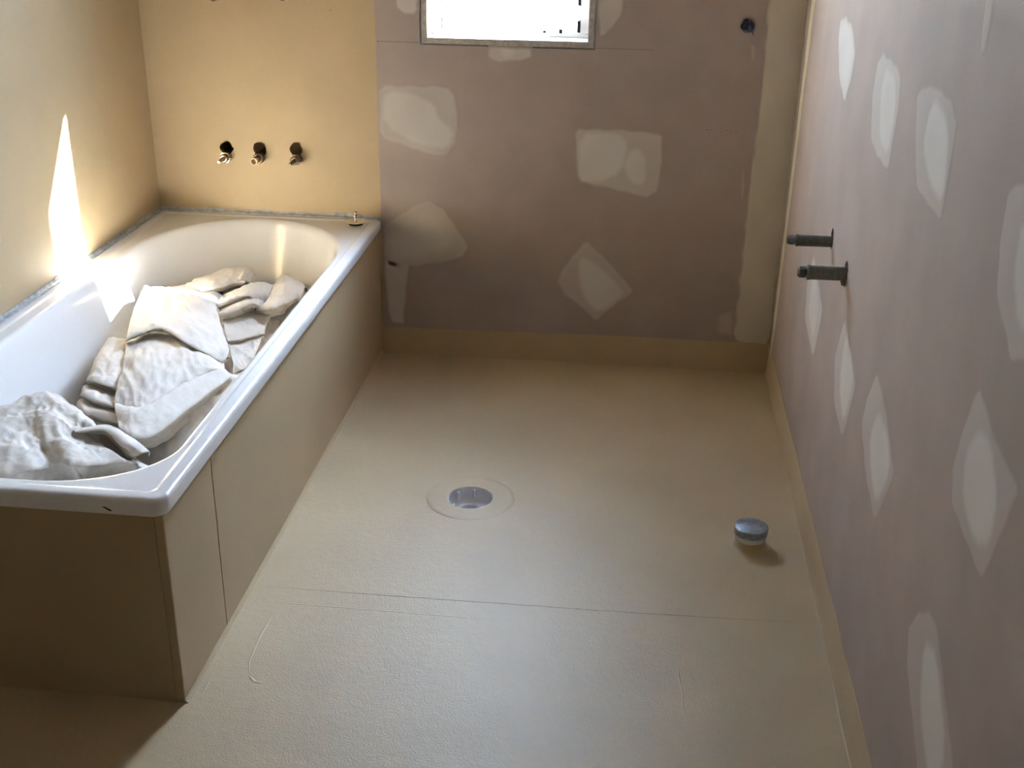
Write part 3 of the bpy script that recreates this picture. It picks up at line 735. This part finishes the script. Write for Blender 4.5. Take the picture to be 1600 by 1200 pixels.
#CLOTH#
# ------------------------------------------------------------------ canvas drop cloths heaped in the bath
CLOTH = {'middle':[[[(0.116,-0.425,0.325),(0.17,-0.414,0.32),(0.212,-0.408,0.31),(0.261,-0.412,0.3),(0.304,-0.417,0.28)],[(0.152,-0.53,0.375),(0.21,-0.523,0.372),(0.264,-0.531,0.368),(0.321,-0.549,0.36),(0.364,-0.555,0.345)],[(0.194,-0.693,0.378),(0.248,-0.679,0.376),(0.313,-0.684,0.372),(0.375,-0.683,0.36),(0.431,-0.697,0.335)],[(0.226,-0.81,0.372),(0.271,-0.781,0.378),(0.331,-0.776,0.376),(0.419,-0.83,0.36),(0.488,-0.811,0.315)],[(0.251,-0.896,0.362),(0.281,-0.863,0.372),(0.334,-0.84,0.375),(0.421,-0.892,0.358),(0.494,-0.866,0.305)],[(0.241,-0.868,0.345),(0.267,-0.827,0.35),(0.317,-0.801,0.35),(0.405,-0.86,0.335),(0.482,-0.845,0.29)]],[[(0.225,-0.83,0.338),(0.263,-0.791,0.345),(0.311,-0.77,0.345),(0.407,-0.85,0.335),(0.487,-0.868,0.3)],[(0.283,-0.994,0.342),(0.314,-0.937,0.352),(0.376,-0.909,0.348),(0.449,-0.926,0.338),(0.507,-0.891,0.302)],[(0.318,-1.106,0.332),(0.363,-1.098,0.345),(0.408,-1.064,0.338),(0.449,-1.012,0.325),(0.498,-0.912,0.305)],[(0.337,-1.176,0.316),(0.381,-1.189,0.318),(0.414,-1.183,0.316),(0.442,-1.074,0.314),(0.494,-0.895,0.303)],[(0.336,-1.174,0.305),(0.378,-1.183,0.305),(0.413,-1.173,0.303),(0.441,-1.066,0.3),(0.493,-0.887,0.292)]],[[(0.331,-1.156,0.31),(0.375,-1.169,0.312),(0.404,-1.153,0.31),(0.434,-1.046,0.308),(0.484,-0.859,0.298)],[(0.344,-1.193,0.321),(0.391,-1.214,0.322),(0.42,-1.197,0.321),(0.448,-1.088,0.319),(0.493,-0.892,0.307)],[(0.369,-1.24,0.31),(0.413,-1.265,0.31),(0.447,-1.228,0.306),(0.473,-1.089,0.304),(0.512,-0.902,0.296)],[(0.391,-1.278,0.295),(0.438,-1.304,0.29),(0.469,-1.257,0.282),(0.492,-1.105,0.28),(0.523,-0.894,0.272)],[(0.352,-1.185,0.23),(0.398,-1.199,0.22),(0.428,-1.148,0.21),(0.453,-0.999,0.21),(0.487,-0.791,0.21)]],[[(0.121,-0.673,0.26),(0.165,-0.814,0.33),(0.208,-0.846,0.345),(0.248,-0.855,0.34)],[(0.123,-0.771,0.25),(0.187,-0.932,0.33),(0.237,-0.957,0.338),(0.278,-0.957,0.33)],[(0.127,-0.843,0.24),(0.21,-1.017,0.328),(0.263,-1.049,0.338),(0.311,-1.051,0.33)],[(0.13,-0.867,0.22),(0.218,-1.062,0.322),(0.279,-1.107,0.332),(0.329,-1.111,0.32)],[(0.133,-0.87,0.21),(0.205,-1.041,0.298),(0.258,-1.073,0.302),(0.319,-1.095,0.3)],[(0.137,-0.874,0.2),(0.216,-1.087,0.312),(0.282,-1.133,0.32),(0.339,-1.144,0.31)],[(0.137,-0.917,0.2),(0.233,-1.13,0.312),(0.296,-1.172,0.318),(0.353,-1.186,0.31)],[(0.14,-0.915,0.19),(0.22,-1.102,0.288),(0.278,-1.139,0.292),(0.342,-1.166,0.29)],[(0.14,-0.947,0.19),(0.23,-1.145,0.3),(0.297,-1.189,0.306),(0.361,-1.206,0.3)],[(0.143,-0.972,0.18),(0.241,-1.174,0.292),(0.304,-1.209,0.296),(0.368,-1.226,0.29)],[(0.148,-0.99,0.18),(0.232,-1.15,0.27),(0.288,-1.182,0.272),(0.357,-1.204,0.27)],[(0.155,-1.002,0.17),(0.243,-1.182,0.272),(0.307,-1.22,0.276),(0.376,-1.242,0.27)],[(0.164,-1.01,0.16),(0.209,-1.11,0.22),(0.271,-1.144,0.22),(0.346,-1.179,0.22)]],[[(0.164,-0.754,0.25),(0.242,-0.674,0.26),(0.382,-0.653,0.26)],[(0.193,-0.984,0.24),(0.31,-0.931,0.26),(0.468,-0.8,0.25)],[(0.237,-1.138,0.23),(0.404,-1.208,0.235),(0.462,-1.029,0.225)],[(0.233,-1.12,0.2),(0.398,-1.184,0.2),(0.47,-1.013,0.2)]]],'front':[[[(0.123,-1.17,0.25),(0.123,-1.127,0.25),(0.123,-1.058,0.25),(0.123,-1.035,0.25),(0.186,-1.103,0.25),(0.304,-1.232,0.28)],[(0.107,-1.325,0.33),(0.112,-1.284,0.338),(0.141,-1.225,0.342),(0.193,-1.209,0.348),(0.274,-1.263,0.342),(0.35,-1.321,0.336)],[(0.118,-1.406,0.345),(0.154,-1.359,0.352),(0.169,-1.302,0.35),(0.232,-1.304,0.355),(0.293,-1.328,0.345),(0.335,-1.345,0.332)],[(0.161,-1.482,0.35),(0.189,-1.436,0.36),(0.208,-1.356,0.346),(0.274,-1.365,0.355),(0.324,-1.371,0.336),(0.361,-1.366,0.322)],[(0.186,-1.529,0.345),(0.238,-1.494,0.36),(0.255,-1.41,0.341),(0.322,-1.429,0.352),(0.359,-1.415,0.332),(0.402,-1.393,0.316)],[(0.21,-1.573,0.34),(0.277,-1.533,0.352),(0.297,-1.456,0.334),(0.362,-1.477,0.345),(0.389,-1.437,0.322),(0.442,-1.425,0.316)],[(0.223,-1.604,0.32),(0.308,-1.565,0.338),(0.335,-1.496,0.322),(0.397,-1.516,0.334),(0.428,-1.468,0.314),(0.478,-1.437,0.308)],[(0.21,-1.597,0.27),(0.297,-1.534,0.28),(0.331,-1.474,0.27),(0.389,-1.485,0.28),(0.43,-1.437,0.27),(0.504,-1.422,0.28)]],[[(0.303,-1.314,0.3),(0.32,-1.278,0.292),(0.355,-1.249,0.282),(0.412,-1.284,0.275),(0.481,-1.335,0.27)],[(0.321,-1.36,0.332),(0.352,-1.348,0.338),(0.397,-1.336,0.338),(0.449,-1.36,0.328),(0.507,-1.396,0.314)],[(0.342,-1.383,0.34),(0.373,-1.373,0.342),(0.405,-1.367,0.338),(0.45,-1.397,0.326),(0.49,-1.423,0.314)],[(0.325,-1.331,0.305),(0.35,-1.32,0.303),(0.372,-1.313,0.298),(0.416,-1.348,0.288),(0.458,-1.387,0.282)]],[[(0.236,-1.214,0.26),(0.305,-1.194,0.255),(0.403,-1.239,0.25)],[(0.3,-1.31,0.282),(0.36,-1.309,0.282),(0.436,-1.33,0.272)],[(0.357,-1.398,0.29),(0.409,-1.384,0.285),(0.474,-1.384,0.28)]]],'back':[[[(0.26,-0.204,0.2),(0.307,-0.18,0.2),(0.401,-0.18,0.2)],[(0.339,-0.445,0.28),(0.387,-0.355,0.27),(0.463,-0.297,0.27)],[(0.398,-0.584,0.288),(0.438,-0.51,0.28),(0.485,-0.423,0.272)],[(0.431,-0.663,0.282),(0.472,-0.614,0.275),(0.498,-0.535,0.265)],[(0.43,-0.646,0.262),(0.467,-0.606,0.256),(0.496,-0.552,0.25)],[(0.456,-0.71,0.276),(0.487,-0.662,0.268),(0.507,-0.6,0.258)],[(0.478,-0.766,0.27),(0.501,-0.72,0.262),(0.515,-0.657,0.256)],[(0.489,-0.795,0.24),(0.508,-0.762,0.24),(0.518,-0.706,0.24)]],[[(0.172,-0.263,0.28),(0.222,-0.194,0.28),(0.28,-0.139,0.28),(0.323,-0.139,0.28)],[(0.207,-0.379,0.332),(0.254,-0.314,0.345),(0.331,-0.23,0.352),(0.369,-0.237,0.346)],[(0.25,-0.439,0.345),(0.304,-0.396,0.355),(0.349,-0.308,0.358),(0.39,-0.338,0.35)],[(0.275,-0.461,0.34),(0.333,-0.426,0.345),(0.359,-0.376,0.345),(0.384,-0.358,0.338)],[(0.264,-0.397,0.305),(0.311,-0.353,0.3),(0.328,-0.303,0.3),(0.348,-0.276,0.3)],[(0.237,-0.32,0.27),(0.277,-0.262,0.26),(0.298,-0.216,0.26),(0.314,-0.183,0.26)]],[[(0.352,-0.225,0.335),(0.374,-0.252,0.345),(0.391,-0.269,0.335)],[(0.35,-0.277,0.352),(0.37,-0.286,0.36),(0.394,-0.295,0.348)],[(0.366,-0.348,0.352),(0.381,-0.358,0.356),(0.401,-0.349,0.342)],[(0.346,-0.331,0.325),(0.357,-0.329,0.325),(0.379,-0.323,0.32)]],[[(0.117,-0.272,0.28),(0.184,-0.261,0.28),(0.264,-0.267,0.28),(0.299,-0.303,0.28)],[(0.158,-0.386,0.328),(0.23,-0.381,0.332),(0.301,-0.373,0.325),(0.324,-0.373,0.312)],[(0.208,-0.465,0.342),(0.279,-0.48,0.347),(0.332,-0.48,0.338),(0.347,-0.455,0.32)],[(0.249,-0.501,0.335),(0.305,-0.523,0.338),(0.355,-0.533,0.325),(0.361,-0.507,0.3)]],[[(0.3,-0.333,0.27),(0.339,-0.239,0.27),(0.385,-0.189,0.27),(0.431,-0.182,0.27)],[(0.326,-0.441,0.312),(0.372,-0.371,0.328),(0.415,-0.332,0.335),(0.461,-0.305,0.322)],[(0.354,-0.514,0.322),(0.401,-0.47,0.338),(0.438,-0.419,0.338),(0.473,-0.391,0.322)],[(0.356,-0.513,0.306),(0.405,-0.463,0.32),(0.444,-0.44,0.322),(0.469,-0.42,0.302)],[(0.374,-0.553,0.314),(0.423,-0.526,0.33),(0.45,-0.489,0.328),(0.454,-0.469,0.305)],[(0.376,-0.546,0.292),(0.413,-0.526,0.3),(0.432,-0.469,0.298),(0.442,-0.454,0.285)],[(0.353,-0.475,0.25),(0.382,-0.434,0.25),(0.4,-0.382,0.25),(0.421,-0.384,0.25)]],[[(0.417,-0.148,0.26),(0.434,-0.148,0.26),(0.496,-0.148,0.26),(0.531,-0.181,0.26)],[(0.453,-0.246,0.318),(0.48,-0.246,0.334),(0.522,-0.259,0.328),(0.547,-0.269,0.31)],[(0.47,-0.336,0.325),(0.511,-0.356,0.342),(0.547,-0.368,0.334),(0.56,-0.349,0.31)],[(0.479,-0.429,0.32),(0.52,-0.435,0.33),(0.54,-0.42,0.318),(0.551,-0.391,0.298)],[(0.453,-0.461,0.3),(0.501,-0.491,0.308),(0.518,-0.456,0.3),(0.526,-0.4,0.28)],[(0.426,-0.399,0.26),(0.472,-0.409,0.26),(0.499,-0.394,0.26),(0.507,-0.355,0.25)]]]}
def catmull(a, b, c, d, t):
    return 0.5 * ((2 * b) + (-a + c) * t + (2 * a - 5 * b + 4 * c - d) * t * t + (-a + 3 * b - 3 * c + d) * t * t * t)
def refine(G, axis, k):
    G = np.moveaxis(G, axis, 0); n = len(G); out = []
    for i in range(n - 1):
        a = G[max(i - 1, 0)] if i > 0 else 2 * G[0] - G[1]
        d = G[i + 2] if i + 2 < n else 2 * G[-1] - G[-2]
        for j in range(k): out.append(catmull(a, G[i], G[i + 1], d, j / k))
    out.append(G[-1])
    return np.moveaxis(np.array(out), 0, axis)
def basin_ins(z):
    return float(np.interp(z, [.089, .09, .103, .118, .145, .18, .22, .27, .32, .36, .40, .435], [.29, .25, .13, .102, .078, .06, .047, .036, .026, .018, .012, .008]))
def ridged(p, s, sd):
    q = Vector((p.x * s, p.y * s, p.z * s)) + Vector((sd, sd * 2, 0))
    q = q + Vector((noise.noise(q * 0.6), noise.noise(q * 0.6 + Vector((9, 0, 0))), 0)) * 0.8
    return 1.0 - abs(noise.noise(q)) * 2.6
def cloth_sheet(bm, grid, k, sd, amp, skirt=False):
    G = refine(refine(np.array(grid, float), 0, k), 1, k)
    if skirt:      # the free edges hang down towards the bottom of the bath
        def drop(G):
            e = G[-1]; d = e - G[-k]; d[:, 2] = 0
            d /= np.maximum(np.linalg.norm(d, axis=1, keepdims=True), 1e-6)
            rows = [e + d * (0.028 * math.sin(q * PI / 2)) - np.array([0, 0, 1]) * (e[:, 2:3] - 0.12) * (1 - math.cos(q * PI / 2)) for q in (i / 12 for i in range(1, 13))]
            return np.concatenate([G, np.array(rows)])
        G = drop(G)
        G = np.moveaxis(drop(np.moveaxis(G, 1, 0)), 0, 1)
        G = np.moveaxis(drop(np.moveaxis(G, 1, 0)[::-1]), 0, 1)
    nr, nc = G.shape[:2]
    vs = []
    for i in range(nr):
        row = []
        for j in range(nc):
            p = Vector(G[i, j])
            a = Vector(G[min(i + 1, nr - 1), j] - G[max(i - 1, 0), j]); b_ = Vector(G[i, min(j + 1, nc - 1)] - G[i, max(j - 1, 0)])
            n_ = a.cross(b_); n_ = n_.normalized() if n_.length > 1e-9 else Vector((0, 0, 1))
            if n_.z < 0: n_ = -n_
            w = ridged(p, 9, sd) * 0.0034 + ridged(Vector((p.x * 1.6 + p.y, p.y * .5 - p.x * .6, p.z)), 18, sd + 3) * 0.0022 + ridged(Vector((p.x - p.y * .7, p.y * .8 + p.x, p.z)), 38, sd + 9) * 0.0010 + noise.noise(p * 90) * 0.0007
            p = p + n_ * w * amp
            # ragged hem
            row.append(bm.verts.new(p))
        vs.append(row)
    for i in range(nr - 1):
        for j in range(nc - 1):
            bm.faces.new((vs[i][j], vs[i][j + 1], vs[i + 1][j + 1], vs[i + 1][j]))
def cloth_mound(bm, x0, x1, y0, y1, h, sd):
    N, R = 120, 44
    cx, cy = (x0 + x1) / 2, (y0 + y1) / 2
    rings = []
    for r in range(R + 1):
        t = r / R; row = []
        for k in range(N):
            a = 2 * PI * k / N
            c_, s_ = math.cos(a), math.sin(a)
            e = 2.6; f_ = 1 / ((abs(c_) ** e + abs(s_) ** e) ** (1 / e))
            rad = t
            z = 0.098 + (h - 0.098) * (1 - t ** 4)
            x = cx + c_ * f_ * rad * (x1 - x0) / 2; y = cy + s_ * f_ * rad * (y1 - y0) / 2
            g = (1 - t ** 8)
            z += (0.016 * ridged(Vector((x, y * .6, 0)), 9, sd) + 0.007 * ridged(Vector((x * 1.3 + y, y - x * .4, 0)), 22, sd + 5)) * g + 0.003 * noise.noise(Vector((x * 40, y * 40, sd)))
            wv = 1 + 0.07 * noise.noise(Vector((c_ * 2.5, s_ * 2.5, sd))) + 0.03 * noise.noise(Vector((c_ * 8, s_ * 8, sd)))
            x = cx + (x - cx) * wv; y = cy + (y - cy) * wv
            row.append(bm.verts.new((x, y, max(z, 0.0955))))
        rings.append(row)
    for a, b_ in zip(rings[:-1], rings[1:]):
        for k in range(N): bm.faces.new((a[k], a[(k + 1) % N], b_[(k + 1) % N], b_[k]))
    bmesh.ops.remove_doubles(bm, verts=rings[0], dist=1e-4)
def cloth(name, sheets, mound, sd, label, amps):
    bm = bmesh.new()
    for i, g in enumerate(sheets): cloth_sheet(bm, g, 14, sd + i * 3.3, amps[i] if i < len(amps) else 1, name == 'drop_cloth' and sd == 4.0 and i == 0)
    cloth_mound(bm, *mound)
    # keep clear of the enamel
    for v in bm.verts:
        i_ = basin_ins(v.co.z) + 0.004
        v.co.x = min(max(v.co.x, 0.075 + i_), 0.678 - i_)
        v.co.y = min(max(v.co.y, -1.784 + 1.3 * i_), -0.060 - 2.1 * i_)
    o = new_mesh_obj(name, bm, M_CLOTH, smooth=True)
    m = o.modifiers.new('thickness', 'SOLIDIFY'); m.thickness = 0.0022; m.offset = -1
    tag(o, label, 'drop cloth', 'canvas drop cloths in the bath')
    return o
cloth('drop_cloth', CLOTH['middle'], (0.17, 0.60, -1.17, -0.52, 0.245, 2), 1.0, 'largest crumpled cream canvas cloth in the middle of the bath with a folded hem', [1.3, 1.4, 0.7, 0.9, 1])
cloth('drop_cloth', CLOTH['front'], (0.16, 0.56, -1.66, -1.20, 0.25, 5), 4.0, 'white crumpled canvas cloth at the near end of the bath', [1.6, 0.8, 1])
cloth('drop_cloth', CLOTH['back'], (0.20, 0.58, -0.56, -0.24, 0.215, 8), 7.0, 'rolled and crumpled beige canvas cloth at the far end of the bath', [1.3, 1, .8, 1, 1.2, 1.2])
